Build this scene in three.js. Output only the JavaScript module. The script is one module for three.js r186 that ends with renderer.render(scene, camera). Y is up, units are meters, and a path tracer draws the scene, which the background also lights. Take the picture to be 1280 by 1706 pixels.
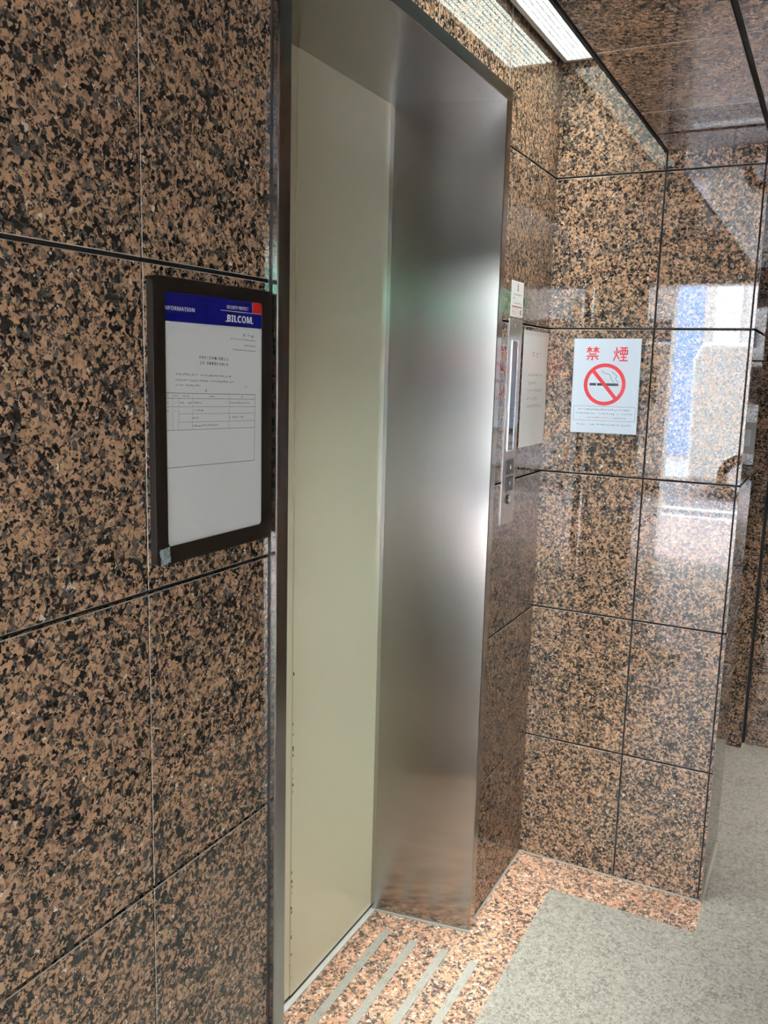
import * as THREE from 'three';
import { RoundedBoxGeometry } from 'three/addons/geometries/RoundedBoxGeometry.js';
import { mergeGeometries } from 'three/addons/utils/BufferGeometryUtils.js';
import { RectAreaLightUniformsLib } from 'three/addons/lights/RectAreaLightUniformsLib.js';

// ---------------------------------------------------------------- camera, sky, exposure
const scene = new THREE.Scene();
const camera = new THREE.PerspectiveCamera(60.753, 1280 / 1706, 0.05, 200);
{
  const yaw = 1.0998, pitch = -0.1658, roll = 0.0263;
  const f = new THREE.Vector3(Math.sin(yaw) * Math.cos(pitch), Math.sin(pitch), -Math.cos(yaw) * Math.cos(pitch));
  const r = new THREE.Vector3(Math.cos(yaw), 0, Math.sin(yaw)), u = new THREE.Vector3().crossVectors(r, f);
  const r2 = r.clone().multiplyScalar(Math.cos(roll)).addScaledVector(u, Math.sin(roll));
  const u2 = u.clone().multiplyScalar(Math.cos(roll)).addScaledVector(r, -Math.sin(roll));
  camera.position.set(-2.4301, 1.4699, 0.7352);
  camera.quaternion.setFromRotationMatrix(new THREE.Matrix4().makeBasis(r2, u2, f.clone().negate()));
}
scene.background = new THREE.Color(0.86, 0.94, 1.06);   // even overcast sky over the street
scene.backgroundIntensity = 98;
const LAMP_POWER = 360;
const renderer = new THREE.WebGLRenderer({ antialias: true });
renderer.toneMapping = THREE.LinearToneMapping;
renderer.toneMappingExposure = 1.22;
renderer.shadowMap.enabled = true;
RectAreaLightUniformsLib.init();

// ---------------------------------------------------------------- helpers
let seed = 20240217;
const rnd = () => { seed = (seed + 0x6d2b79f5) | 0; let t = Math.imul(seed ^ (seed >>> 15), 1 | seed); t = (t + Math.imul(t ^ (t >>> 7), 61 | t)) ^ t; return ((t ^ (t >>> 14)) >>> 0) / 4294967296; };
const V3 = (x, y, z) => new THREE.Vector3(x, y, z);
const names = new Map();
function numbered(name) { const n = names.get(name) ?? 0; names.set(name, n + 1); return n ? `${name}_${String(n).padStart(3, '0')}` : name; }
function group(name, label, category, kind, grp) {
  const g = new THREE.Group(); g.name = kind === 'structure' ? name : numbered(name);
  g.userData = { label, category };
  if (kind) g.userData.kind = kind;
  if (grp) g.userData.group = grp;
  scene.add(g); return g;
}
function part(parent, name, geo, mat, label) {
  const m = new THREE.Mesh(geo, mat); m.name = name; m.castShadow = m.receiveShadow = true;
  if (label) m.userData.label = label;
  parent.add(m); return m;
}
const box = (x0, x1, y0, y1, z0, z1) => new THREE.BoxGeometry(x1 - x0, y1 - y0, z1 - z0).translate((x0 + x1) / 2, (y0 + y1) / 2, (z0 + z1) / 2);
const rbox = (x0, x1, y0, y1, z0, z1, r = 0.002, s = 2) => new RoundedBoxGeometry(x1 - x0, y1 - y0, z1 - z0, s, r).translate((x0 + x1) / 2, (y0 + y1) / 2, (z0 + z1) / 2);
// closed outline in (x, z) raised along y
function prismY(pts, y0, y1, bevel = 0) {
  const s = new THREE.Shape(pts.map(([x, z]) => new THREE.Vector2(x, -z)));
  const g = new THREE.ExtrudeGeometry(s, { depth: y1 - y0, bevelEnabled: bevel > 0, bevelSize: bevel, bevelThickness: bevel, bevelOffset: -bevel, bevelSegments: 1 });
  return g.rotateX(-Math.PI / 2).translate(0, y0, 0);
}
// closed outline in (z, y) drawn along x
function prismX(pts, x0, x1) {
  const s = new THREE.Shape(pts.map(([z, y]) => new THREE.Vector2(-z, y)));
  return new THREE.ExtrudeGeometry(s, { depth: x1 - x0, bevelEnabled: false }).rotateY(Math.PI / 2).translate(x0, 0, 0);
}
function roundRect(path, x0, y0, x1, y1, r) {
  path.moveTo(x0 + r, y0); path.lineTo(x1 - r, y0); path.absarc(x1 - r, y0 + r, r, -Math.PI / 2, 0, false);
  path.lineTo(x1, y1 - r); path.absarc(x1 - r, y1 - r, r, 0, Math.PI / 2, false);
  path.lineTo(x0 + r, y1); path.absarc(x0 + r, y1 - r, r, Math.PI / 2, Math.PI, false);
  path.lineTo(x0, y0 + r); path.absarc(x0 + r, y0 + r, r, Math.PI, Math.PI * 1.5, false);
  return path;
}

// ---------------------------------------------------------------- textures
function valueNoise(size, n, sd) {                       // periodic, returns f(u, v) for u, v in [0, 1)
  let s = sd; const R = () => { s = (Math.imul(s, 1664525) + 1013904223) | 0; return (s >>> 0) / 4294967296; };
  const a = new Float32Array(n * n).map(R);
  return (u, v) => {
    const x = u * n, y = v * n; let ix = Math.floor(x), iy = Math.floor(y); let fx = x - ix, fy = y - iy;
    fx = fx * fx * (3 - 2 * fx); fy = fy * fy * (3 - 2 * fy);
    ix = ((ix % n) + n) % n; iy = ((iy % n) + n) % n; const jx = (ix + 1) % n, jy = (iy + 1) % n;
    return (a[iy * n + ix] * (1 - fx) + a[iy * n + jx] * fx) * (1 - fy) + (a[jy * n + ix] * (1 - fx) + a[jy * n + jx] * fx) * fy;
  };
}
// crystals of a polished stone: jittered cells with bent edges, each of one mineral
function stoneTexture(size, cells, sd, pick, fleck, warp, grain) {
  let s = sd; const R = () => { s = (Math.imul(s, 1664525) + 1013904223) | 0; return (s >>> 0) / 4294967296; };
  const layer = (n, choose) => {
    const px = new Float32Array(n * n), py = new Float32Array(n * n), col = new Array(n * n), w = new Float32Array(n * n);
    const clump = valueNoise(0, Math.max(4, Math.round(n / 5)), sd + n);
    for (let i = 0; i < n * n; i++) { px[i] = R(); py[i] = R(); w[i] = R() * 0.12; col[i] = choose(R(), clump((i % n) / n, Math.floor(i / n) / n), R(), R()); }
    return (u, v) => {
      const x = u * n, y = v * n, ix = Math.floor(x), iy = Math.floor(y); let best = 1e9, at = 0;
      for (let dy = -1; dy <= 1; dy++) for (let dx = -1; dx <= 1; dx++) {
        const cx = ((ix + dx) % n + n) % n, cy = ((iy + dy) % n + n) % n, k = cy * n + cx;
        const ex = ix + dx + px[k] - x, ey = iy + dy + py[k] - y, d = ex * ex + ey * ey - w[k];
        if (d < best) { best = d; at = k; }
      }
      return col[at];
    };
  };
  const big = layer(cells, pick), small = layer(Math.round(cells * 2.1), fleck);
  const n1 = valueNoise(0, Math.round(cells * 1.3), sd + 1), n2 = valueNoise(0, Math.round(cells * 1.3), sd + 2), n3 = valueNoise(0, cells * 4, sd + 3), n4 = valueNoise(0, cells * 4, sd + 4);
  const data = new Uint8Array(size * size * 4);
  for (let y = 0; y < size; y++) for (let x = 0; x < size; x++) {
    const u = x / size, v = y / size, a = warp / cells;
    const wu = u + (n1(u, v) - 0.5) * a * 1.6 + (n3(u, v) - 0.5) * a * 0.3, wv = v + (n2(u, v) - 0.5) * a * 1.6 + (n4(u, v) - 0.5) * a * 0.3;
    const c = small(wu, wv) ?? big(wu, wv), g = 1 + (R() - 0.5) * grain, o = (y * size + x) * 4;
    data[o] = Math.min(255, c[0] * g); data[o + 1] = Math.min(255, c[1] * g); data[o + 2] = Math.min(255, c[2] * g); data[o + 3] = 255;
  }
  const t = new THREE.DataTexture(data, size, size); t.colorSpace = THREE.SRGBColorSpace;
  t.wrapS = t.wrapT = THREE.RepeatWrapping; t.magFilter = THREE.LinearFilter; t.minFilter = THREE.LinearMipmapLinearFilter; t.generateMipmaps = true; t.needsUpdate = true;
  return t;
}
const jit = (c, k, d) => { const m = 1 + (k - 0.5) * d; return [c[0] * m, c[1] * m, c[2] * m]; };
const GRANITE_SPAN = 1.0, FLOOR_SPAN = 0.8;
const graniteMap = stoneTexture(2048, 222, 11,
  (a, cl, k, q) => { const p = a * 0.72 + cl * 0.28; return p < 0.33 ? jit([34, 33, 31], k, 0.5) : p < 0.42 ? jit([70, 68, 63], k, 0.3) : p < 0.50 ? jit([104, 84, 68], k, 0.25) : q < 0.008 ? jit([186, 172, 156], k, 0.1) : q < 0.5 ? jit([152, 120, 95], k, 0.2) : jit([147, 117, 91], k, 0.24); },
  (a, cl, k) => a < 0.12 ? jit([30, 28, 27], k, 0.5) : a < 0.15 ? jit([92, 76, 64], k, 0.4) : a > 0.998 ? [200, 190, 176] : undefined, 0.9, 0.08);
const pinkFloorMap = stoneTexture(1024, 140, 23,
  (a, cl, k, q) => { const p = a * 0.8 + cl * 0.2; return p < 0.26 ? jit([74, 66, 61], k, 0.5) : p < 0.38 ? jit([126, 105, 92], k, 0.3) : q < 0.10 ? jit([218, 198, 180], k, 0.08) : jit([196, 150, 121], k, 0.2); },
  (a, cl, k) => a < 0.10 ? jit([70, 62, 58], k, 0.5) : a > 0.98 ? [226, 212, 196] : undefined, 1.0, 0.10);
const paleFloorMap = stoneTexture(1024, 160, 37,
  (a, cl, k) => { const p = a * 0.75 + cl * 0.25; return p < 0.24 ? jit([144, 140, 130], k, 0.14) : p < 0.5 ? jit([170, 166, 153], k, 0.1) : jit([188, 183, 171], k, 0.09); },
  (a, cl, k) => a < 0.10 ? jit([136, 132, 124], k, 0.18) : a > 0.92 ? jit([206, 202, 191], k, 0.06) : undefined, 1.1, 0.07);
const asphaltMap = stoneTexture(512, 90, 51, (a, cl, k) => jit([112, 114, 118], k, 0.3), (a) => a > 0.96 ? [150, 150, 150] : undefined, 0.8, 0.12);

// ---------------------------------------------------------------- materials
const std = (o) => new THREE.MeshPhysicalMaterial(o);
const M = {
  granite: std({ name: 'polished_granite', map: graniteMap, roughness: 0.016, ior: 1.5 }),
  pink: std({ name: 'honed_pink_granite', map: pinkFloorMap, roughness: 0.42, ior: 1.5 }),
  pale: std({ name: 'pale_stone', map: paleFloorMap, color: 0xd6d6d6, roughness: 0.38, ior: 1.5 }),
  grout: std({ name: 'dark_joint', color: 0x191614, roughness: 0.9 }),
  floorJoint: std({ name: 'floor_joint', color: 0xa09d91, roughness: 0.9 }),
  core: std({ name: 'masonry', color: 0x6b645c, roughness: 0.95 }),
  sealant: std({ name: 'sealant', color: 0x94928a, roughness: 0.6 }),
  darkSealant: std({ name: 'dark_sealant', color: 0x171514, roughness: 0.7 }),
  steel: std({ name: 'hairline_steel', color: new THREE.Color(0.39, 0.38, 0.36), metalness: 1, roughness: 0.16, anisotropy: 0.93 }),
  ground: std({ name: 'ground_granite_edge', color: 0x90877d, roughness: 0.7 }),
  plateSteel: std({ name: 'panel_steel', color: new THREE.Color(0.58, 0.56, 0.53), metalness: 1, roughness: 0.3, anisotropy: 0.6 }),
  door: std({ name: 'cream_paint', color: 0xe8e6ca, roughness: 0.16, ior: 1.45 }),
  dark: std({ name: 'shaft_dark', color: 0x0b0b0b, roughness: 0.9 }),
  aluminium: std({ name: 'sill_aluminium', color: new THREE.Color(0.86, 0.87, 0.87), metalness: 0.6, roughness: 0.4 }),
  frameBlack: std({ name: 'black_anodised', color: 0x17130f, roughness: 0.28, ior: 1.5 }),
  white: std({ name: 'white_enamel', color: 0xe9ebe8, roughness: 0.4 }),
  louver: std({ name: 'louver_plastic', color: 0x9da29f, roughness: 0.5 }),
  lampGrey: std({ name: 'lamp_rim', color: 0xb9b7ae, roughness: 0.45 }),
  film: std({ name: 'clear_film', color: 0xffffff, roughness: 0.05, transmission: 1, thickness: 0, ior: 1.3 }),
  glassBlack: std({ name: 'black_glass', color: 0x101214, roughness: 0.04, ior: 1.5 }),
  buttonBlack: std({ name: 'button_black', color: 0x121214, roughness: 0.25 }),
  chrome: std({ name: 'chrome', color: new THREE.Color(0.8, 0.8, 0.8), metalness: 1, roughness: 0.15 }),
};

// ---------------------------------------------------------------- stone tiles: each a chamfered slab of its own
const AX = {
  '+z': [V3(1, 0, 0), V3(0, 1, 0), V3(0, 0, 1)], '-z': [V3(-1, 0, 0), V3(0, 1, 0), V3(0, 0, -1)],
  '-x': [V3(0, 0, 1), V3(0, 1, 0), V3(-1, 0, 0)], '+x': [V3(0, 0, -1), V3(0, 1, 0), V3(1, 0, 0)],
  '+y': [V3(1, 0, 0), V3(0, 0, -1), V3(0, 1, 0)], '-y': [V3(1, 0, 0), V3(0, 0, 1), V3(0, -1, 0)],
};
function slabGeometry(w, h, d, c, ca, span) {                // polished slab with ground bevels: c along the level edges, ca along the upright ones
  const pos = [], nor = [], uv = [], idx = [], ou = rnd(), ov = rnd(), turn = rnd() < 0.5, X = w / 2, Y = h / 2;
  const quad = (ps, ns) => {
    const n = pos.length / 3;
    ps.forEach((p, i) => { pos.push(...p); nor.push(...ns[i]); const q = turn ? [p[1] - p[2], p[0] + p[2]] : [p[0] + p[2], p[1] - p[2]]; uv.push(q[0] / span + ou, q[1] / span + ov); });
    idx.push(n, n + 1, n + 2, n, n + 2, n + 3);
  };
  const F = [0, 0, 1], flat = (v) => [v, v, v, v], sides = [[0, -1], [1, 0], [0, 1], [-1, 0]];
  const ring = (t) => { const k = 1 - Math.sin(t), z = -c + c * Math.cos(t), x = X - ca * k, y = Y - c * k; return [[-x, -y, z], [x, -y, z], [x, y, z], [-x, y, z]]; };
  quad(ring(0), flat(F));
  { const a = ring(0), b = ring(Math.PI / 2), r = Math.SQRT1_2; sides.forEach(([sx, sy], i) => { const j = (i + 1) % 4; quad([b[i], b[j], a[j], a[i]], flat([sx * r, sy * r, r])); }); }
  const a = ring(Math.PI / 2), b = a.map((p) => [p[0], p[1], -d]);
  sides.forEach(([sx, sy], i) => { const j = (i + 1) % 4; quad([b[i], b[j], a[j], a[i]], flat([sx, sy, 0])); });
  quad([b[1], b[0], b[3], b[2]], flat([0, 0, -1]));
  const g = new THREE.BufferGeometry();
  g.setAttribute('position', new THREE.Float32BufferAttribute(pos, 3)); g.setAttribute('normal', new THREE.Float32BufferAttribute(nor, 3)); g.setAttribute('uv', new THREE.Float32BufferAttribute(uv, 2)); g.setIndex(idx);
  g.addGroup(0, 6, 0); g.addGroup(6, 24, 1); g.addGroup(30, idx.length - 30, 0);
  return g;
}
// a tile whose face lies in the plane `at` of direction `dir` and covers a0..a1, b0..b1 (a = x, or z on x-facing walls; b = y, or z on level ones), less half a joint all round
function slab(parent, name, mat, dir, at, a0, a1, b0, b1, { gap = 0.005, gapA = gap, depth = 0.012, chamfer = 0.0010, chamferA = 0.0003, span = GRANITE_SPAN } = {}) {
  const w = a1 - a0 - gapA, h = b1 - b0 - gap; if (w <= 0.004 || h <= 0.004) return;
  const m = part(parent, name, slabGeometry(w, h, depth, chamfer, chamferA, span), mat === M.granite ? [mat, M.ground] : [mat, mat]), a = (a0 + a1) / 2, b = (b0 + b1) / 2;
  const [u, v, n] = AX[dir];
  m.position.copy(dir[1] === 'z' ? V3(a, b, at) : dir[1] === 'x' ? V3(at, b, a) : V3(a, at, b));
  m.quaternion.setFromRotationMatrix(new THREE.Matrix4().makeBasis(u, v, n));
}
function tiles(parent, name, mat, dir, at, as, bs, opt) {
  for (let i = 0; i + 1 < as.length; i++) for (let j = 0; j + 1 < bs.length; j++) slab(parent, name, mat, dir, at, as[i], as[i + 1], bs[j], bs[j + 1], opt);
}
const ROWS = [0, 0.3846, 0.7846, 1.1846, 1.5846, 1.9846, 2.3846], P = 0.007;   // joint heights; tiles stand P proud of the joints
const SOFFIT = 2.03, EDGE = 0.284, END = 0.5355, WEST = -2.0, FRONT = 1.25, LOW = -2.6, DOORWAY = -4.7, SIDE = -0.5, BEND = -1.3, WIDE = 3.8;   // LOW: where the low soffit ends; DOORWAY: the open entrance; SIDE: left wall of the entrance passage

// ---------------------------------------------------------------- lift wall
{
  const w = group('wall_back', 'dark brown polished granite wall around the lift door', 'wall', 'structure');
  part(w, 'core', mergeGeometries([box(WEST, -1.345, 0, 2.45, -0.34, -P), box(-0.43, 1.3, 0, 2.45, -0.34, -P), box(-1.345, -0.43, 2.0985, 2.45, -0.34, -P), box(WEST, 1.3, -0.1, 2.45, -0.6, -0.34)]), M.grout);
  tiles(w, 'granite_tile', M.granite, '+z', 0, [WEST, -1.6253], ROWS, { gapA: 0.003 });
  tiles(w, 'granite_tile', M.granite, '+z', 0, [-1.6253, -1.358], ROWS, { gapA: 0.003 });
  tiles(w, 'granite_tile', M.granite, '+z', 0, [-1.358, -1.215, -0.812, -0.41], [2.104, 2.3846]);
  tiles(w, 'granite_tile', M.granite, '+z', 0, [-0.41, 0.002], ROWS);
  tiles(w, 'granite_tile', M.granite, '+z', 0, [0.36, 0.76, 1.16], ROWS);
  tiles(w, 'granite_tile', M.granite, '-x', WEST - 0.004, [SIDE, -0.012], ROWS);
}
// ---------------------------------------------------------------- wing wall that carries the no smoking notice
{
  const w = group('wall_right', 'pinkish brown polished granite wing wall with the no smoking notice', 'wall', 'structure');
  part(w, 'core', box(P, 0.356, 0, 2.45, 0, END - P), M.grout);
  tiles(w, 'granite_tile', M.granite, '-x', 0, [-0.003, 0.288, 0.526], ROWS);
  tiles(w, 'granite_tile', M.granite, '+z', END, [-0.0025, 0.3595], ROWS, { depth: 0.0075 });
  tiles(w, 'granite_tile', M.granite, '+x', 0.36, [0, 0.526], ROWS);
}
// ---------------------------------------------------------------- far wall behind the wing wall
{
  const w = group('wall_far', 'dark granite wall at the far end of the passage', 'wall', 'structure');
  part(w, 'core', mergeGeometries([box(1.168 + P, 1.6, 0, 2.45, -0.05, 0.533), box(1.22 + P, 1.6, 0, 2.45, 0.533, FRONT + 0.2)]), M.grout);
  tiles(w, 'granite_tile', M.granite, '-x', 1.168, [0, 0.134, 0.535], ROWS);
  tiles(w, 'granite_tile', M.granite, '-x', 1.22, [0.54, 0.94, 1.25], ROWS.map((y) => y - 0.06).map((y) => Math.max(y, 0)).concat(2.4));
}
{
  const w = group('wall_front', 'granite wall facing the lift across the passage', 'wall', 'structure');
  part(w, 'core', mergeGeometries([box(BEND + P, 1.6, 0, 2.7, FRONT + P, FRONT + 0.2), box(BEND + P, BEND + 0.2, 0, 2.7, FRONT + P, WIDE + 0.2), box(DOORWAY, BEND + 0.2, 0, 2.7, WIDE + P, WIDE + 0.2)]), M.grout);
  tiles(w, 'granite_tile', M.granite, '-x', BEND, [1.25, 1.65, 2.05, 2.45, 2.85, 3.25, 3.8], ROWS);
  tiles(w, 'granite_tile', M.granite, '-z', WIDE, [-4.7, -4.1, -3.7, -3.3, -2.9, -2.5, -2.1, -1.7, BEND], ROWS);
  tiles(w, 'granite_tile', M.granite, '-z', FRONT, [BEND, -1.2, -0.8, -0.4, 0, 0.4, 0.8, 1.2], ROWS.slice(0, 6).concat(SOFFIT));
}
// ---------------------------------------------------------------- ceiling: granite soffit, and the lamp slot along the lift wall
{
  const c = group('ceiling', 'polished granite soffit with a lamp slot along the lift wall', 'ceiling', 'structure');
  part(c, 'core', mergeGeometries([box(LOW, BEND, SOFFIT + P, 2.55, EDGE + 0.006, FRONT + 0.005), box(BEND, 1.6, SOFFIT + P, 2.55, EDGE + 0.006, FRONT + 0.2), box(LOW, 1.6, 2.40, 2.5, -0.34, EDGE + 0.006), box(LOW, WEST, SOFFIT + P, 2.5, SIDE, -0.004)]), M.grout);
  part(c, 'plaster', mergeGeometries([box(DOORWAY, LOW, 2.5, 2.65, SIDE - 0.2, WIDE + 0.2), box(LOW, BEND + 0.2, 2.5, 2.65, FRONT, WIDE + 0.2)]), std({ name: 'plaster', color: 0xcfccc4, roughness: 0.9 }));
  const xj = [LOW, -2.387, -1.984, -1.581, -1.178, -0.775, -0.372, 0.031, 0.434, 0.837, 1.24];
  tiles(c, 'granite_tile', M.granite, '-y', SOFFIT, xj, [EDGE + 0.006, 0.535], { gap: 0.005 });
  tiles(c, 'granite_tile', M.granite, '-y', SOFFIT, xj, [0.541, 0.9, 1.25], { gap: 0.005 });
  part(c, 'edge_trim', box(LOW, 0, SOFFIT - 0.002, 2.40, EDGE, EDGE + 0.006), M.darkSealant);
}
// ---------------------------------------------------------------- floor
{
  const f = group('floor', 'pink granite border and pale stone paving in front of the lift', 'floor', 'structure');
  part(f, 'bed', box(-4.7, 1.6, -0.12, -0.0015, SIDE - 0.2, WIDE + 0.2), M.floorJoint);
  const o = { gap: 0.0022, depth: 0.02, chamfer: 0.0006, span: FLOOR_SPAN };
  tiles(f, 'granite_slab', M.pink, '+y', 0, [-2.0, -1.362, -0.9, -0.15], [-0.25, -0.004, 0.1432].slice(1), o);
  slab(f, 'granite_slab', M.pink, '+y', 0, -1.33, -0.45, -0.251, -0.004, o);
  slab(f, 'granite_slab', M.pink, '+y', 0, -0.15, 0, 0, 0.1432, o);
  slab(f, 'granite_slab', M.pink, '+y', 0, -0.15, 0, 0.1432, 0.5405, o);
  const xs = []; for (let x = -4.7; x < -0.35; x += 0.4) xs.push(x); xs.push(-0.3);
  tiles(f, 'stone_slab', M.pale, '+y', 0, [...xs, -0.15], [0.1432, 0.5405], o);
  tiles(f, 'stone_slab', M.pale, '+y', 0, [...xs, 0.1, 0.5, 0.9, 1.25], [0.5405, 0.9405, 1.25], o);
  tiles(f, 'stone_slab', M.pale, '+y', 0, [0.362, 0.7, 1.17], [0, 0.5405], o);
  tiles(f, 'stone_slab', M.pale, '+y', 0, xs.filter((x) => x < -1.95), [SIDE, -0.1, 0.1432], o);
  tiles(f, 'stone_slab', M.pale, '+y', 0, xs.filter((x) => x < -1.2), [1.25, 1.74, 2.14, 2.54, 2.94, 3.34, 3.8], o);
}
{
  const t = group('trim_1', 'pale sealant bead where the walls meet the floor', 'sealant', 'structure');
  part(t, 'sealant_bead', mergeGeometries([
    prismX([[0, 0], [0.004, 0], [0, 0.004]], -0.41, -0.004), prismX([[0, 0], [0.004, 0], [0, 0.004]], WEST, -1.362),
    prismY([[0, 0], [-0.004, 0.0], [-0.004, 0.532], [0, 0.532]], 0, 0.003),
    prismY([[-0.485, -0.25], [-0.447, 0.014], [-0.452, 0.016], [-0.491, -0.25]], 0, 0.004)]), M.sealant);
}
// ---------------------------------------------------------------- lift surround (steel), doors, sill
{
  const t = group('trim_2', 'brushed steel lift surround with splayed jambs', 'door frame', 'structure');
  part(t, 'jamb', prismY([[-1.362, -0.33], [-1.362, 0.0105], [-1.3605, 0.012], [-1.3315, 0.012], [-1.33, 0.0105], [-1.30, -0.254], [-1.30, -0.33]], 0, 2.098), M.steel);
  part(t, 'jamb', prismY([[-0.415, -0.33], [-0.485, -0.33], [-0.485, -0.254], [-0.4475, 0.0105], [-0.446, 0.012], [-0.4165, 0.012], [-0.415, 0.0105]], 0, 2.098), M.steel);
  part(t, 'head', prismX([[-0.33, 2.078], [-0.254, 2.078], [0.0105, 2.068], [0.0122, 2.0695], [0.0122, 2.0967], [0.0107, 2.0982], [-0.33, 2.0982]], -1.36, -0.4155), M.steel);
  part(t, 'joint_seal', mergeGeometries([box(-1.366, -1.362, 0, 2.103, -0.003, 0.0005), box(-0.415, -0.411, 0, 2.103, -0.003, 0.0005), box(-1.366, -0.411, 2.0982, 2.1022, -0.003, 0.0005)]), M.darkSealant);
}
{
  const d = group('door_1', 'closed cream centre-opening lift doors', 'door', 'structure');
  part(d, 'door_panel', rbox(-1.36, -0.8855, 0.007, 2.12, -0.292, -0.267, 0.002), M.door);
  part(d, 'door_panel', rbox(-0.8845, -0.41, 0.007, 2.12, -0.292, -0.2645, 0.002), M.door);
  part(d, 'shaft_backing', box(-1.36, -0.41, 0, 2.13, -0.33, -0.31), M.dark);
  const chips = [];
  for (let k = 0; k < 26; k++) { const y = 0.05 + rnd() * 0.75, s = 0.0012 + rnd() * 0.0022; chips.push(new THREE.SphereGeometry(s, 6, 4).scale(0.6, 1.5, 0.3).translate(-0.8838 + rnd() * 0.002, y, -0.2646)); }
  part(d, 'paint_chips', mergeGeometries(chips), M.dark, 'dark chips along the door edge').userData.kind = 'stuff';
  part(d, 'sill', mergeGeometries([box(-1.36, -0.41, -0.02, 0.0015, -0.2642, -0.2505), box(-1.36, -0.41, -0.02, 0.0015, -0.31, -0.295), box(-1.36, -0.41, -0.02, -0.012, -0.295, -0.2642)]), M.aluminium);
}
// ---------------------------------------------------------------- ceiling lamp in the slot
{
  const x0 = -1.29, x1 = -0.02, L = group('ceiling_light', 'long white fluorescent lamp with a square-celled louver in the ceiling slot', 'lamp');
  const z0 = 0.008, z1 = 0.150, yb = 2.272, deep = 0.022;
  part(L, 'housing', mergeGeometries([box(x0, x1, yb + 0.075, yb + 0.1, z0, z1), box(x0, x1, yb + 0.002, yb + 0.1, z0, z0 + 0.004), box(x0, x1, yb + 0.002, yb + 0.1, z1 - 0.004, z1), box(x0, x0 + 0.004, yb + 0.002, yb + 0.1, z0, z1), box(x1 - 0.004, x1, yb + 0.002, yb + 0.1, z0, z1), box(x0, x1, yb + 0.1, 2.402, z0 + 0.03, z1 - 0.03)]), M.white);
  part(L, 'rim', mergeGeometries([rbox(x0, x1, yb, yb + 0.012, z0, z0 + 0.013, 0.001), rbox(x0, x1, yb, yb + 0.012, z1 - 0.013, z1, 0.001), rbox(x0, x0 + 0.013, yb, yb + 0.012, z0, z1, 0.001), rbox(x1 - 0.013, x1, yb, yb + 0.012, z0, z1, 0.001)]), M.lampGrey);
  const bars = [], n = 9;
  for (let k = 1; k < n; k++) { const z = z0 + 0.013 + (z1 - z0 - 0.026) * k / n; bars.push(box(x0 + 0.012, x1 - 0.012, yb + 0.001, yb + deep, z - 0.0013, z + 0.0013)); }
  for (let x = x0 + 0.0266; x < x1 - 0.014; x += 0.0136) bars.push(box(x - 0.0010, x + 0.0010, yb + 0.0012, yb + deep, z0 + 0.012, z1 - 0.012));
  part(L, 'louver', mergeGeometries(bars), M.louver);
  part(L, 'diffuser', box(x0 + 0.006, x1 - 0.006, yb + 0.032, yb + 0.034, z0 + 0.006, z1 - 0.006), std({ name: 'lamp_glow', color: 0xffffff, emissive: new THREE.Color(0.95, 1, 0.98), emissiveIntensity: 3, roughness: 0.6 }));
  const a = new THREE.RectAreaLight(new THREE.Color(0.95, 1.0, 0.97), LAMP_POWER, x1 - x0 - 0.03, z1 - z0 - 0.03);
  a.name = 'fluorescent'; a.position.set((x0 + x1) / 2, yb + 0.0305, (z0 + z1) / 2); a.rotation.x = -Math.PI / 2; scene.add(a);
}

{
  const d = group('recessed_downlight', 'round recessed downlight in the soffit of the far passage', 'lamp');
  part(d, 'trim_ring', new THREE.TorusGeometry(0.055, 0.006, 8, 32).rotateX(Math.PI / 2).translate(0.72, SOFFIT - 0.001, 0.80), M.white);
  part(d, 'glow_disc', new THREE.CylinderGeometry(0.05, 0.05, 0.004, 28).translate(0.72, SOFFIT - 0.002, 0.80), std({ name: 'downlight_glow', color: 0xffffff, emissive: new THREE.Color(1, 0.98, 0.92), emissiveIntensity: 3, roughness: 0.5 }));
  const l = new THREE.SpotLight(new THREE.Color(1, 0.98, 0.92), 10, 0, 0.52, 0.8, 2); l.name = 'downlight'; l.position.set(0.72, SOFFIT - 0.012, 0.80); l.target.position.set(0.72, 0, 0.80); l.castShadow = true; l.shadow.radius = 2;
  scene.add(l, l.target);
}
// ---------------------------------------------------------------- lettering helpers
function canvas(w, h, bg) { const c = document.createElement('canvas'); c.width = w; c.height = h; const x = c.getContext('2d'); x.fillStyle = bg; x.fillRect(0, 0, w, h); return [c, x]; }
function canvasMap(c) { const t = new THREE.CanvasTexture(c); t.colorSpace = THREE.SRGBColorSpace; t.magFilter = THREE.LinearFilter; t.anisotropy = 8; return t; }
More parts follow.
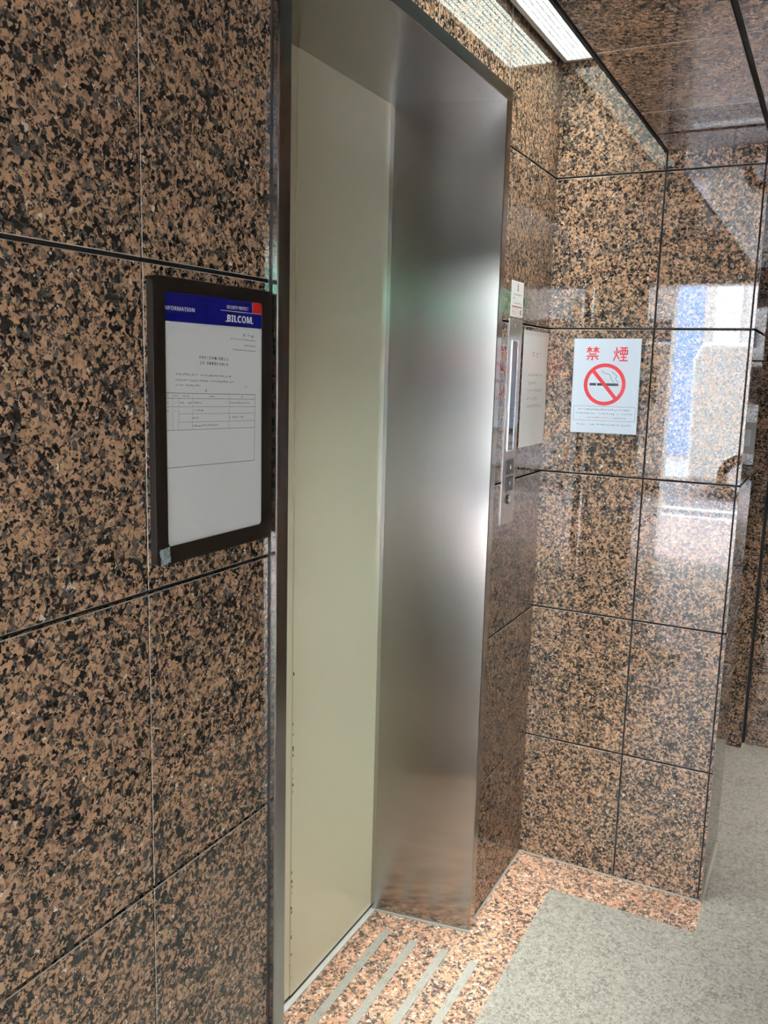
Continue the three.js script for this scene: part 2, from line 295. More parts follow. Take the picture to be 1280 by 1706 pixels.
// brush strokes of each character in a box of 100 by 100, y down
const GLYPH = {
  '禁': [[8, 18, 46, 18], [27, 4, 27, 48], [27, 20, 8, 44], [27, 20, 46, 40], [54, 18, 94, 18], [73, 4, 73, 48], [73, 20, 54, 42], [73, 20, 94, 44], [25, 56, 76, 56], [8, 70, 93, 70], [50, 70, 50, 94, 39, 93], [28, 78, 12, 95], [72, 78, 90, 93]],
  '煙': [[9, 30, 14, 50], [41, 26, 33, 46], [25, 6, 25, 46, 6, 95], [25, 54, 43, 84], [46, 10, 97, 10], [50, 27, 94, 27, 94, 52, 50, 52, 50, 27], [64, 10, 64, 52], [79, 10, 79, 52], [52, 71, 92, 71], [71, 54, 71, 93], [44, 93, 99, 93]],
  'ひ': [[12, 22, 42, 20, 22, 52, 30, 84, 58, 82, 72, 40, 70, 20, 80, 38, 94, 56]], 'ま': [[18, 24, 84, 24], [22, 46, 80, 46], [52, 8, 54, 74, 40, 92, 24, 82, 40, 72, 60, 76, 84, 90]],
  'わ': [[30, 8, 30, 94], [10, 30, 40, 26, 12, 72], [32, 52, 62, 36, 88, 52, 82, 80, 60, 92]], 'り': [[30, 12, 26, 50, 34, 56], [68, 10, 72, 50, 60, 82, 42, 94]],
  '日': [[22, 10, 78, 10, 78, 92, 22, 92, 22, 10], [22, 50, 78, 50]], '本': [[8, 28, 92, 28], [50, 6, 50, 96], [50, 30, 10, 74], [50, 30, 92, 74], [32, 74, 68, 74]],
  '橋': [[6, 28, 40, 28], [22, 6, 22, 96], [22, 34, 6, 66], [22, 34, 38, 54], [52, 10, 86, 6], [46, 22, 96, 22], [70, 10, 46, 42], [70, 22, 94, 42], [58, 36, 82, 36, 82, 48, 58, 48, 58, 36], [48, 96, 48, 56, 94, 56, 94, 96], [60, 66, 80, 66, 80, 84, 60, 84, 60, 66]],
  '人': [[50, 8, 44, 50, 8, 94], [50, 36, 92, 94]], '形': [[8, 14, 58, 14], [6, 48, 60, 48], [22, 14, 20, 60, 8, 94], [44, 14, 44, 94], [90, 10, 66, 32], [92, 36, 66, 60], [94, 62, 62, 94]],
  '町': [[8, 16, 46, 16, 46, 84, 8, 84, 8, 16], [8, 50, 46, 50], [27, 16, 27, 84], [52, 18, 96, 18], [76, 18, 76, 92, 62, 88]], 'ビ': [[26, 14, 26, 86, 84, 86], [26, 50, 72, 38], [76, 8, 82, 20], [90, 4, 96, 16]], 'ル': [[32, 16, 30, 60, 10, 90], [58, 10, 58, 86, 92, 56]],
  '月': [[26, 8, 80, 8, 80, 92, 66, 90], [26, 8, 26, 60, 12, 94], [26, 36, 80, 36], [26, 62, 80, 62]], '2': [[26, 24, 48, 10, 72, 26, 66, 48, 24, 90, 78, 90]],
  '作': [[34, 6, 8, 50], [24, 32, 24, 96], [54, 6, 40, 38], [48, 26, 96, 26], [60, 26, 60, 96], [60, 50, 92, 50], [60, 72, 92, 72]], '業': [[38, 4, 38, 26], [62, 4, 62, 26], [8, 28, 92, 28], [20, 42, 80, 42], [20, 54, 80, 54], [8, 66, 92, 66], [50, 42, 50, 96], [48, 68, 8, 92], [52, 68, 92, 92]],
  '実': [[50, 4, 50, 16], [10, 28, 10, 16, 90, 16, 90, 28], [18, 36, 82, 36], [18, 48, 82, 48], [8, 62, 92, 62], [50, 28, 50, 62, 10, 94], [52, 64, 90, 94]], '施': [[24, 4, 24, 20], [6, 22, 44, 22], [20, 22, 6, 92], [16, 46, 38, 46, 34, 92], [60, 6, 48, 32], [56, 20, 96, 20], [50, 50, 92, 40, 90, 70], [56, 36, 56, 90, 96, 90], [72, 32, 72, 76]],
  'の': [[52, 18, 40, 70, 22, 76, 12, 52, 30, 22, 62, 16, 88, 44, 80, 78, 58, 90]], 'お': [[14, 28, 62, 24], [38, 8, 38, 84, 18, 80, 36, 58, 72, 54, 82, 72, 60, 90], [74, 16, 92, 32]], '知': [[24, 6, 10, 34], [18, 24, 52, 24], [4, 50, 56, 50], [32, 24, 30, 56, 6, 92], [34, 60, 54, 86], [62, 22, 94, 22, 94, 84, 62, 84, 62, 22]],
  'ら': [[36, 8, 60, 20], [28, 32, 26, 64, 60, 50, 80, 68, 64, 88, 34, 92]], 'せ': [[6, 44, 94, 36], [70, 10, 70, 62, 58, 62], [30, 16, 30, 86, 84, 86]], '記': [[10, 10, 40, 10], [4, 26, 46, 26], [10, 42, 40, 42], [10, 56, 40, 56], [12, 70, 40, 70, 40, 92, 12, 92, 12, 70], [54, 16, 90, 16, 90, 46, 56, 46, 56, 88, 96, 88, 96, 74]],
};
function write(x, text, px, py, size, step, weight, color) {
  x.strokeStyle = color; x.lineWidth = weight; x.lineCap = 'butt'; x.lineJoin = 'miter';
  [...text].forEach((ch, i) => {
    for (const s of GLYPH[ch] ?? []) { x.beginPath(); for (let k = 0; k < s.length; k += 2) x[k ? 'lineTo' : 'moveTo'](px + i * step + s[k] * size / 100, py + s[k + 1] * size / 100); x.stroke(); }
  });
}
// print too small to read in the photograph: rows of dense little characters
function smallPrint(x, px, py, w, size, color, weight = size * 0.11) {
  x.strokeStyle = color; x.lineWidth = weight;
  for (let q = px; q + size * 0.8 < px + w; q += size * 1.02) {
    if (rnd() < 0.04) continue;
    const n = 3 + Math.floor(rnd() * 4);
    for (let k = 0; k < n; k++) {
      const h = rnd() < 0.55, a = rnd() * 0.5, b = 0.5 + rnd() * 0.4, c = 0.08 + rnd() * 0.84;
      x.beginPath();
      if (h) { x.moveTo(q + a * size, py + c * size); x.lineTo(q + b * size, py + c * size); } else { x.moveTo(q + c * size * 0.9, py + a * size); x.lineTo(q + (c * 0.9 + (rnd() - 0.5) * 0.3) * size, py + b * size); }
      x.stroke();
    }
  }
}
const printed = (c, extra = {}) => std({ name: 'print', map: canvasMap(c), roughness: 0.55, ...extra });

// ---------------------------------------------------------------- information board on the wall left of the lift
const BX = -1.6155, BY = 1.5165, BS = 1.0211, BZ = 0.4;   // BS, BZ: the holder is a little wider and much flatter than first drawn
const flush = (g, x, y, z) => { g.scale.set(BS, BS, BZ); g.position.set(x * BS + 0.0513, y * BS - 0.0310, z * BZ); };
//                     // origin of the board's millimetres
const bmm = (x) => (0.994 * x - 4.6) / 1000, bmy = (y) => (0.994 * y + 0.3) / 1000;
{
  const b = group('information_board', 'black framed notice holder with navy information header beside the lift', 'notice board');
  const lip = roundRect(new THREE.Shape(), -1.636, 1.2215, -1.395, 1.567, 0.007); lip.holes.push(roundRect(new THREE.Path(), -1.6152, 1.2437, -1.4190, 1.5495, 0.006));
  part(b, 'frame', new THREE.ExtrudeGeometry(lip, { depth: 0.0015, bevelEnabled: true, bevelSize: 0.0006, bevelThickness: 0.0006, bevelOffset: -0.0006, bevelSegments: 2, curveSegments: 8 }).translate(0, 0, 0.0232), M.frameBlack);
  const body = roundRect(new THREE.Shape(), -1.6355, 1.222, -1.3955, 1.5665, 0.007); body.holes.push(roundRect(new THREE.Path(), -1.6255, 1.2280, -1.4060, 1.5575, 0.004));
  part(b, 'body', new THREE.ExtrudeGeometry(body, { depth: 0.0226, bevelEnabled: false, curveSegments: 8 }).translate(0, 0, 0.0), M.frameBlack);
  part(b, 'back_plate', box(-1.6255, -1.4060, 1.2280, 1.5575, 0.0, 0.0196), M.frameBlack);
  // header card: 218 mm by 41 mm, its lower edge 1 mm above the sheet's visible top
  const W = 1090, H = 205, s = 5, hx0 = -9, hy0 = -40;          // 5 px per mm; left and top edge in board millimetres
  const [c, x] = canvas(W, H, '#060a58');
  const X = (v) => ((0.994 * v - 4.6) - hx0) * s, Y = (v) => ((0.994 * v + 0.3) - hy0) * s;
  x.fillStyle = '#d7d8e2'; x.textBaseline = 'alphabetic';
  const fit = (text, px0, px1, base, height, font) => { x.save(); x.font = `${font} 100px sans-serif`; const m = x.measureText(text).width; x.translate(px0, base); x.scale((px1 - px0) / m, height / 72); x.fillText(text, 0, 0); x.restore(); };
  fit('INFORMATION', X(1.5), X(60.7), Y(-12.6), 4.6 * s, 'bold');
  fit('SECURITY PROTECT', X(124.7), X(172.1), Y(-21.6), 4.2 * s, 'bold');
  x.fillRect(X(111.7), Y(-19.0), X(215) - X(111.7), 0.7 * s);
  x.fillStyle = '#a11d1b'; x.fillRect(X(181.6), Y(-40), X(215) - X(181.6), Y(-19.2) - Y(-40));
  x.fillStyle = '#d7d8e2'; x.fillRect(X(180.9), Y(-40), 0.6 * s, Y(-19.0) - Y(-40));
  x.fillStyle = '#f2f3f8'; fit('BILCOM', X(124.5), X(180.5), Y(-4.9), 8.8 * s, 'bold');
  x.fillRect(X(121.7), Y(-5.9), X(127.5) - X(121.7), 1.2 * s); x.fillRect(X(178.5), Y(-5.9), X(183) - X(178.5), 1.2 * s);
  const g = new THREE.PlaneGeometry(W / s / 1000, H / s / 1000).translate(BX + (hx0 + W / s / 2) / 1000, BY - (hy0 + H / s / 2) / 1000, 0);
  part(b, 'header_card', mergeGeometries([g.clone().translate(0, 0, 0.0226), box(BX - 0.009, BX + 0.209, BY - 0.001, BY + 0.040, 0.0219, 0.0225)]), printed(c, { roughness: 0.3 }), 'navy header card with white lettering and a red square');
  flush(b, 0, 0, 0);
  part(b, 'clear_cover', new THREE.PlaneGeometry(0.2185, 0.288).translate(-1.51575, 1.3725, 0.02276), M.film, 'clear cover sheet');
}
{
  // the sheet hangs turned by 1.6 degrees; drawn upright around the top left corner of its table
  const p = group('notice_paper', 'white printed notice sheet with a ruled table inside the black framed holder', 'paper');
  const s = 7, W = 204, H = 288, ox = 4, oy = 92;               // px per mm, size, and where the table's corner lies on the sheet
  const [c, x] = canvas(W * s, H * s, '#edf0f1');
  const th = 0.0285, px0 = 0.994 * 7.5 - 4.6, py0 = 0.994 * 85.5 + 0.3;
  const at = (u, v) => { const dx = 0.994 * u - 4.6 - px0, dy = 0.994 * v + 0.3 - py0; return [(dx * Math.cos(th) + dy * Math.sin(th) + ox) * s, (-dx * Math.sin(th) + dy * Math.cos(th) + oy) * s]; };
  const ink = '#33363c';
  let q = at(162, 9); x.strokeStyle = ink; x.lineWidth = 3; x.beginPath(); x.arc(q[0] + 12, q[1] + 14, 13, 0, 7); x.stroke(); x.beginPath(); x.arc(q[0] + 12, q[1] + 14, 6, 0, 7); x.stroke();
  smallPrint(x, q[0] + 32, q[1] - 2, 22 * s, 32, ink, 4);
  const line = (u, v, w, size, wt) => { const [a, b] = at(u, v); smallPrint(x, a, b, w * s, size * s, ink, wt); };
  line(133.5, 15.2, 56, 2.3, 2); line(164, 23.2, 26, 2.5, 2.2); line(136, 29.2, 54, 2.1, 2);
  let [tx, ty] = at(68.3, 39.6); write(x, 'ひまわり日本橋人形町ビル', tx, ty, 4.5 * s, 5.05 * s, 3.1, ink);
  [tx, ty] = at(69.5, 46.4); write(x, '2月', tx, ty, 4.5 * s, 5 * s, 3.1, ink); write(x, '作業実施のお知らせ', tx + 13.5 * s, ty, 4.5 * s, 5.1 * s, 3.1, ink);
  line(24.4, 61.5, 113, 2.9, 2.5); line(24.3, 68.6, 115, 2.9, 2.5); line(24.2, 74.7, 49, 2.9, 2.5); line(165, 78.5, 6, 2.6, 2.4);
  [tx, ty] = at(80.5, 82); write(x, '記', tx, ty, 3.2 * s, 3, 2.4, ink);
  const X0 = 0, cols = [11.5, 22.2, 48.0, 123.3, 181.5].map((v) => (v * 0.994 + ox) * s), rows = [0, 6.4, 16.6, 25.4, 35.6, 45.2].map((v) => (v * 0.994 + oy) * s), L = -3 * s, bot = (91 * 0.994 + oy) * s;
  x.strokeStyle = '#3c3f44'; const ln = (a, b, c2, d, w) => { x.lineWidth = w; x.beginPath(); x.moveTo(a, b); x.lineTo(c2, d); x.stroke(); };
  ln(L, rows[0], cols[4], rows[0], 4); ln(L, rows[1], cols[4], rows[1], 3); ln(L, rows[2], cols[4], rows[2], 2); ln(cols[1], rows[3], cols[4], rows[3], 2); ln(cols[1], rows[4], cols[4], rows[4], 2); ln(L, rows[5], cols[4], rows[5], 3); ln(L, bot, cols[4], bot, 4);
  cols.forEach((cx, i) => ln(cx, rows[0], cx, i === 4 ? bot : rows[5], i === 4 ? 3.5 : 2));
  const cell = (cx, ry, w, size = 2.5) => smallPrint(x, cx, ry, w * s, size * s, ink, 2.4);
  cell(3 * s + 14, rows[0] + 14, 3); cell(cols[0] + 16, rows[0] + 14, 6); cell(cols[1] + 50, rows[0] + 14, 14); cell(cols[2] + 32 * s, rows[0] + 14, 13); cell(cols[3] + 26 * s, rows[0] + 14, 5.5);
  cell(3 * s + 14, rows[1] + 28, 3); cell(cols[0] + 30, rows[1] + 28, 3); cell(cols[1] + 12, rows[1] + 28, 8); cell(cols[1] + 17 * s, rows[1] + 28, 8); cell(cols[2] + 4, rows[1] + 26, 18, 2.9); cell(cols[3] + 4, rows[1] + 26, 46, 2.7);
  cell(3 * s + 14, rows[2] + 24, 3); cell(cols[0] + 30, rows[2] + 24, 3); cell(cols[2] + 4, rows[2] + 22, 21, 2.9); cell(cols[2] + 4, rows[3] + 26, 14, 2.9); cell(cols[3] + 4, rows[3] + 26, 34, 2.7); cell(cols[2] + 4, rows[4] + 24, 52, 2.8);
  const sheet = new THREE.PlaneGeometry(W / 1000, H / 1000, 24, 34);
  sheet.translate((W / 2 - ox) / 1000, -(H / 2 - oy) / 1000, 0);
  const pa = sheet.attributes.position, nz = valueNoise(0, 7, 91);
  for (let i = 0; i < pa.count; i++) pa.setZ(i, nz((pa.getX(i) + 0.3) * 1.9, (pa.getY(i) + 0.3) * 1.9) * 0.0012);
  sheet.computeVertexNormals();
  const m = part(p, 'sheet', sheet, printed(c, { roughness: 0.6, side: THREE.DoubleSide }));
  flush(p, BX + px0 / 1000, BY - py0 / 1000, 0.0203); p.rotation.z = -th;
}
{
  const t = group('tape_scrap', 'crumpled clear tape scrap on the lower corner of the black notice holder', 'tape');
  const g = new THREE.PlaneGeometry(0.018, 0.020, 7, 8), a = g.attributes.position;
  for (let i = 0; i < a.count; i++) a.setZ(i, 0.0008 + rnd() * 0.0022);
  g.computeVertexNormals();
  part(t, 'film', g.toNonIndexed(), std({ name: 'crumpled_tape', color: 0xb9c6c8, roughness: 0.12, transmission: 0.55, thickness: 0, ior: 1.5, side: THREE.DoubleSide })).geometry.computeVertexNormals();
  flush(t, -1.6235, 1.2335, 0.0255); t.scale.z = 1; t.rotation.z = 0.12;
}
// ---------------------------------------------------------------- lift call panel
{
  const p = group('lift_call_panel', 'tall steel lift call panel with two black buttons and a dark indicator window', 'panel');
  part(p, 'plate', rbox(-0.337, -0.238, 1.074, 1.593, 0, 0.003, 0.0006), M.plateSteel);
  const fr = roundRect(new THREE.Shape(), -0.3125, 1.263, -0.266, 1.541, 0.001); fr.holes.push(roundRect(new THREE.Path(), -0.3105, 1.265, -0.268, 1.539, 0.001));
  part(p, 'window_bezel', new THREE.ExtrudeGeometry(fr, { depth: 0.0016, bevelEnabled: false }).translate(0, 0, 0.003), M.chrome);
  part(p, 'indicator_window', box(-0.3105, -0.268, 1.265, 1.539, 0.002, 0.0036), M.glassBlack);
  for (const [y, s] of [[1.2215, 1], [1.178, -1]]) {
    const b = part(p, 'button', rbox(-0.3125, -0.2600, y - 0.0185, y + 0.0185, 0.002, 0.0062, 0.0012), M.buttonBlack, s > 0 ? 'black up button' : 'black down button');
    const tri = new THREE.Shape([[-0.005, -0.005 * s], [0.005, -0.005 * s], [0, 0.006 * s]].map(([u, v]) => new THREE.Vector2(u - 0.2862, v + y)));
    part(b, 'arrow', new THREE.ExtrudeGeometry(tri, { depth: 0.0004, bevelEnabled: false }).translate(0, 0, 0.0061), M.white);
  }
  const k = part(p, 'key_switch', new THREE.CylinderGeometry(0.0125, 0.0125, 0.004, 24).rotateX(Math.PI / 2).translate(-0.288, 1.137, 0.0045), M.buttonBlack);
  part(k, 'key_cylinder', new THREE.CylinderGeometry(0.007, 0.0085, 0.003, 20).rotateX(Math.PI / 2).translate(-0.288, 1.137, 0.0075), M.chrome);
  for (const y of [1.577, 1.0945]) part(p, 'screw', new THREE.SphereGeometry(0.004, 12, 6, 0, Math.PI * 2, 0, Math.PI / 2).scale(1, 0.5, 1).rotateX(Math.PI / 2).translate(-0.2885, y, 0.003), M.chrome);
}
{
  const s = group('safety_sticker', 'small white sticker with red print above the steel call panel', 'sticker');
  const [c, x] = canvas(360, 352, '#e8e8e4');
  x.fillStyle = '#a8402c'; x.fillRect(168, 34, 30, 62); x.fillRect(174, 20, 18, 14); x.fillStyle = '#d9b9a8'; x.fillRect(172, 56, 22, 14);
  smallPrint(x, 56, 122, 260, 20, '#3c3c40', 3.2); smallPrint(x, 40, 156, 90, 26, '#444', 3); smallPrint(x, 190, 150, 70, 40, '#2f5b4c', 5); smallPrint(x, 60, 206, 250, 22, '#34343a', 3.6);
  x.fillStyle = '#9c2f25'; x.fillRect(30, 246, 296, 13); smallPrint(x, 34, 270, 180, 18, '#b2453a', 2.4); smallPrint(x, 34, 296, 210, 18, '#b2453a', 2.4); smallPrint(x, 34, 320, 150, 15, '#5f6f8a', 2.2); x.fillStyle = '#b06a58'; x.fillRect(270, 276, 44, 56);
  part(s, 'face', new THREE.PlaneGeometry(0.0905, 0.0865).translate(-0.2828, 1.6425, 0.0012), printed(c, { roughness: 0.35 }));
  part(s, 'backing', box(-0.3281, -0.2375, 1.5992, 1.6858, 0, 0.0011), M.white);
}
{
  const s = group('laminated_notice', 'wavy laminated white notice between the call panel and the corner', 'notice');
  const [c, x] = canvas(654, 915, '#e3e2de');
  x.fillStyle = '#d4d3cf'; x.fillRect(0, 0, 654, 34);
  smallPrint(x, 240, 150, 62, 56, '#8f8f92', 6); smallPrint(x, 340, 150, 62, 56, '#8f8f92', 6); smallPrint(x, 440, 150, 40, 40, '#aaaaac', 4);
  for (let k = 0; k < 5; k++) smallPrint(x, 150, 330 + k * 62, 380 - (k % 2) * 110, 34, '#97979a', 4);
  const g = new THREE.PlaneGeometry(0.218, 0.3055, 26, 36), a = g.attributes.position, nz = valueNoise(0, 5, 17);
  for (let i = 0; i < a.count; i++) { const u = a.getX(i) / 0.218 + 0.5, v = a.getY(i) / 0.3055 + 0.5; a.setZ(i, 0.0022 + 0.0035 * nz(u * 0.5, v * 0.42) * (0.35 + u) + 0.0012 * Math.sin(v * 9 + u * 5) * u); }
  g.computeVertexNormals();
  part(s, 'sheet', g, printed(c, { roughness: 0.22, clearcoat: 0.6, clearcoatRoughness: 0.1, side: THREE.DoubleSide }));
  s.position.set(-0.1135, 1.4183, 0);
}
// ---------------------------------------------------------------- no smoking notice on the wing wall
{
  const s = group('no_smoking_sign', 'white laminated no smoking notice with a red prohibition ring', 'sign');
  const k = 7, W = 182, H = 257;
  const [c, x] = canvas(W * k, H * k, '#e4eaee');
  const red = '#c9151f', mmv = (v) => v * k;
  write(x, '禁', mmv(32.5), mmv(20), mmv(39), 0, 3.6 * k, red); write(x, '煙', mmv(107), mmv(20.5), mmv(41), 0, 3.6 * k, red);
  const cx = mmv(89), cy = mmv(123.5);
  x.fillStyle = '#1d1b20'; x.fillRect(mmv(47.8), cy - 3.5 * k, 18 * k, 7 * k); x.fillRect(mmv(68.6), cy - 3.5 * k, 57 * k, 7 * k);
  x.fillStyle = '#c9a07a'; x.fillRect(mmv(126), cy - 2.2 * k, 2.4 * k, 5 * k);
  x.strokeStyle = '#4a4d55'; x.lineCap = 'round';
  const smoke = (pts, w) => { x.lineWidth = w * k; x.beginPath(); x.moveTo(...pts[0].map(mmv)); for (let i = 1; i + 2 < pts.length + 1; i += 3) x.bezierCurveTo(...pts[i].map(mmv), ...pts[i + 1].map(mmv), ...pts[i + 2].map(mmv)); x.stroke(); };
  smoke([[80.5, 85], [84, 98], [99, 91], [103, 99], [106, 107], [106, 113], [116, 117.5]], 1.3); smoke([[108, 87], [111, 96], [122, 96], [121, 103], [113, 108], [124, 113], [126, 118]], 1.3);
  x.strokeStyle = red; x.lineCap = 'butt'; x.lineWidth = 10 * k; x.beginPath(); x.arc(cx, cy, 52 * k, 0, Math.PI * 2); x.stroke();
  x.beginPath(); x.moveTo(cx - 34 * k, cy - 38 * k); x.lineTo(cx + 33 * k, cy + 39 * k); x.stroke();
  x.strokeStyle = '#8e959c'; x.lineWidth = 1 * k; x.strokeRect(mmv(7.5), mmv(183.5), mmv(168), mmv(39));
  smallPrint(x, mmv(19), mmv(189.5), mmv(146), mmv(5.4), '#4c5058', 0.62 * k); smallPrint(x, mmv(12.5), mmv(200.5), mmv(159), mmv(5.6), '#4c5058', 0.62 * k);
  smallPrint(x, mmv(32), mmv(211.5), mmv(82), mmv(5.6), '#cc4a54', 0.66 * k); smallPrint(x, mmv(114), mmv(211.5), mmv(42), mmv(5.6), '#4c5058', 0.62 * k);
  smallPrint(x, mmv(17), mmv(231), mmv(26), mmv(5), '#3c4048', 0.6 * k); smallPrint(x, mmv(52), mmv(231), mmv(118), mmv(5), '#3c4048', 0.6 * k);
  part(s, 'sheet', new THREE.PlaneGeometry(W / 1000, H / 1000).translate(0, 0, 0.0016), printed(c, { roughness: 0.4 }));
  const g = new THREE.PlaneGeometry(0.196, 0.263, 28, 36), a = g.attributes.position, nz = valueNoise(0, 9, 71);
  for (let i = 0; i < a.count; i++) { const u = a.getX(i) / 0.196 + 0.5, v = a.getY(i) / 0.263 + 0.5, e = Math.max(0, (u - 0.86) / 0.14); a.setZ(i, 0.0021 + e * (0.001 + 0.005 * nz(u, v * 0.9))); }
  g.computeVertexNormals();
  part(s, 'laminate', g.translate(0.004, 0, 0), std({ name: 'laminate', color: 0xf7fbff, roughness: 0.1, transmission: 1, thickness: 0, ior: 1.5, side: THREE.DoubleSide }), 'clear glossy laminate with a lifted wavy edge');
  s.position.set(0, 1.4300, 0.1686); s.rotation.set(0, -Math.PI / 2, 0); s.rotateZ(0.0098);
}
// ---------------------------------------------------------------- anti-slip strips on the floor before the doors
{
  const [c, x] = canvas(1024, 48, '#98958b');
  for (let k = 0; k < 2600; k++) { const v = 125 + rnd() * 60; x.fillStyle = `rgba(${v},${v - 3},${v - 10},0.55)`; x.fillRect(rnd() * 1024, rnd() * 48, 1 + rnd() * 5, 1 + rnd() * 3); }
  for (let k = 0; k < 26; k++) { x.fillStyle = `rgba(84,78,70,${0.05 + rnd() * 0.12})`; x.beginPath(); x.ellipse(rnd() * 1024, rnd() * 48, 4 + rnd() * 16, 2 + rnd() * 8, 0, 0, 7); x.fill(); }
  const m = printed(c, { roughness: 0.85 });
  const where = ['nearest the lift sill', 'second out from the lift sill', 'third out from the lift sill', 'farthest from the lift sill'];
  [-0.180, -0.100, -0.017, 0.066].forEach((z, i) => {
    const g = group('anti_slip_strip', `grey anti-slip strip on the pink granite floor, ${where[i]}`, 'floor strip', undefined, 'anti-slip strips before the lift');
    part(g, 'tape', rbox(-1.27, -0.546 - 0.004 * (i % 2), 0, 0.0012, z - 0.0105, z + 0.0105, 0.0005, 1), m);
  });
}
// ---------------------------------------------------------------- switch plate on the far wall (seen mirrored in the wing wall's end)
{
  const s = group('switch_plate', 'grey light switch plate on the far granite wall', 'switch');
  part(s, 'plate', rbox(1.212, 1.22, 1.172, 1.292, 0.592, 0.664, 0.002), M.lampGrey);
  part(s, 'rocker', rbox(1.2085, 1.213, 1.20, 1.264, 0.614, 0.642, 0.001), M.white);
}

// ---------------------------------------------------------------- the street behind the camera, mirrored by the polished walls
{
  const g = group('ground_street', 'asphalt street with pavements outside the entrance', 'street', 'structure');
  part(g, 'pavement', box(-6.96, -4.7, -0.3, -0.005, -26, 26), std({ name: 'pavement_pink', color: 0x9c8f8c, roughness: 0.85 }));
  part(g, 'kerb', mergeGeometries([box(-7.1, -6.96, -0.3, 0.0, -26, 26), box(-10.7, -10.5, -0.3, 0.02, -26, 26)]), std({ name: 'kerb', color: 0xc9c9c6, roughness: 0.8 }));
  const asphalt = std({ name: 'asphalt', map: asphaltMap, roughness: 0.9 });
  const rg = box(-10.5, -7.1, -0.3, -0.06, -26, 26), ru = rg.attributes.uv; for (let i = 0; i < ru.count; i++) ru.setXY(i, ru.getX(i) * 4, ru.getY(i) * 60);
  part(g, 'road', rg, asphalt);
  part(g, 'road_line', box(-8.05, -7.88, -0.06, -0.054, -26, 26), M.white);
  part(g, 'far_pavement', box(-13, -10.7, -0.3, 0.01, -26, 26), std({ name: 'pavement_grey', color: 0xa7a9ad, roughness: 0.85 }));
}
{
  const f = group('wall_left', 'granite side wall of the entrance passage behind the viewer', 'wall', 'structure');
  part(f, 'core', box(DOORWAY, WEST, 0, 2.7, SIDE - 0.2, SIDE - P), M.grout);
  tiles(f, 'granite_tile', M.granite, '+z', SIDE, [-4.7, -4.4, -4.0, -3.6, -3.2, -2.8, -2.4, -2.0], ROWS);
  const o = group('wall_outer', 'outer front wall of the building around the entrance', 'wall', 'structure');
  part(o, 'facade', mergeGeometries([box(DOORWAY - 0.2, DOORWAY, 0, 9, -9, -0.46), box(DOORWAY - 0.2, DOORWAY, 0, 9, 2.4, 9), box(DOORWAY - 0.2, DOORWAY, 2.2, 9, -0.46, 2.4)]), std({ name: 'facade_stone', color: 0x8d857c, roughness: 0.8 }));
  part(o, 'opening_trim', mergeGeometries([box(DOORWAY - 0.21, DOORWAY + 0.01, 2.14, 2.2, -0.46, 2.4), box(DOORWAY - 0.21, DOORWAY + 0.01, 0, 2.2, -0.46, -0.445), box(DOORWAY - 0.21, DOORWAY + 0.01, 0, 2.2, 2.385, 2.4)]), M.aluminium);
}
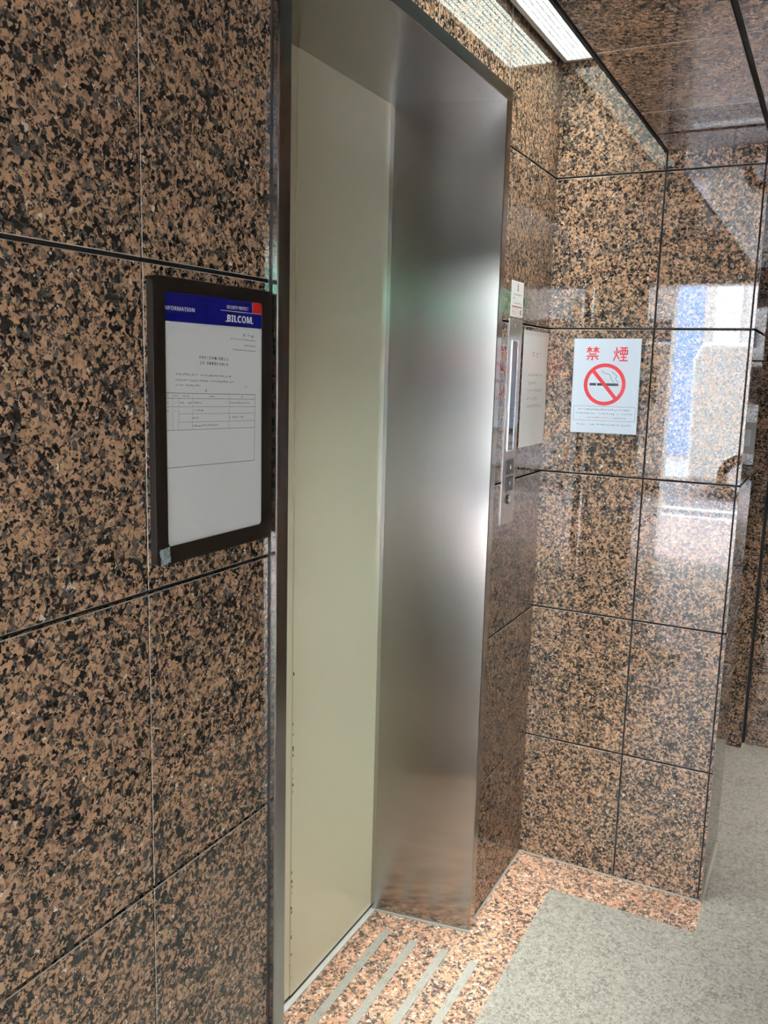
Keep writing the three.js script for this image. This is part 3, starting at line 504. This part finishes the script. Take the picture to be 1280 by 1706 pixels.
{
  const b = group('office_building', 'pale office block with blue panels and green shop fascia across the street', 'building');
  part(b, 'wall', box(-19, -13, 0, 11, -24, 24), std({ name: 'pale_render', color: 0xc6c4c0, roughness: 0.8 }));
  const blue = std({ name: 'blue_panel', color: 0x8aa2c2, roughness: 0.5 });
  for (const [z0, z1] of [[-5.2, -3.6], [-2.75, -1.32]]) part(b, 'blue_panel', rbox(-13.05, -12.98, 0.1, 5.6, z0, z1, 0.01), blue);
  for (const z of [-3.1, -0.95, 1.4]) part(b, 'column', rbox(-13.25, -12.95, 0, 5.8, z - 0.2, z + 0.2, 0.02), M.white);
  const glass = std({ name: 'far_glass', color: 0x39424a, roughness: 0.08 });
  for (const z of [-7.4, 0.2]) { const w = part(b, 'window', rbox(-13.06, -12.97, 0.5, 2.2, z - 0.55, z + 0.55, 0.01), M.aluminium); part(w, 'pane', box(-12.98, -12.95, 0.58, 2.12, z - 0.48, z + 0.48), glass); }
  for (let k = 0; k < 7; k++) part(b, 'shop_window', box(-13.03, -12.96, 0.35, 2.35, 1.75 + k * 1.6, 3.25 + k * 1.6), glass);
  const green = std({ name: 'green_fascia', color: 0x1fa67a, roughness: 0.5 });
  part(b, 'shop_fascia', rbox(-13.4, -12.9, 2.45, 2.85, 4.4, 13, 0.02), green, 'green shop fascia');
  part(b, 'shop_fascia', rbox(-13.2, -12.9, 3.25, 3.42, 4.4, 13, 0.02), green);
  part(b, 'shop_sign', rbox(-13.1, -12.85, 1.6, 1.78, 3.6, 5.4, 0.02), std({ name: 'red_sign', color: 0xc9301f, roughness: 0.5 }), 'red sign');
}
{
  const v = group('delivery_van', 'small white delivery van parked at the far kerb of the street', 'van');
  const side = new THREE.Shape([[-1.65, 0.28], [1.6, 0.28], [1.65, 0.75], [1.45, 1.05], [1.1, 1.78], [0.95, 1.86], [-1.6, 1.86], [-1.68, 1.7]].map(([a, b2]) => new THREE.Vector2(a, b2)));
  part(v, 'body', new THREE.ExtrudeGeometry(side, { depth: 1.36, bevelEnabled: true, bevelSize: 0.05, bevelThickness: 0.05, bevelSegments: 3 }), M.white);
  const gl = std({ name: 'van_glass', color: 0x20262c, roughness: 0.06 });
  for (const x of [-0.055, 1.405]) for (const [a, b2] of [[0.42, 0.98]]) part(v, 'window', rbox(a, b2, 1.12, 1.66, x, x + 0.01, 0.004), gl);
  const tyre = std({ name: 'tyre', color: 0x1b1b1c, roughness: 0.8 });
  for (const x of [-1.05, 1.05]) for (const z of [0.03, 1.33]) { const w = part(v, 'wheel', new THREE.CylinderGeometry(0.29, 0.29, 0.16, 28).rotateX(Math.PI / 2).translate(x, 0.29, z), tyre); part(w, 'hub', new THREE.CylinderGeometry(0.17, 0.17, 0.17, 20).rotateX(Math.PI / 2).translate(x, 0.29, z), M.aluminium); }
  part(v, 'bumper', rbox(1.55, 1.74, 0.28, 0.5, 0.0, 1.36, 0.03), M.lampGrey);
  v.position.set(-9.0, -0.06, 0.86); v.rotation.y = -Math.PI / 2;
}

renderer.render(scene, camera);
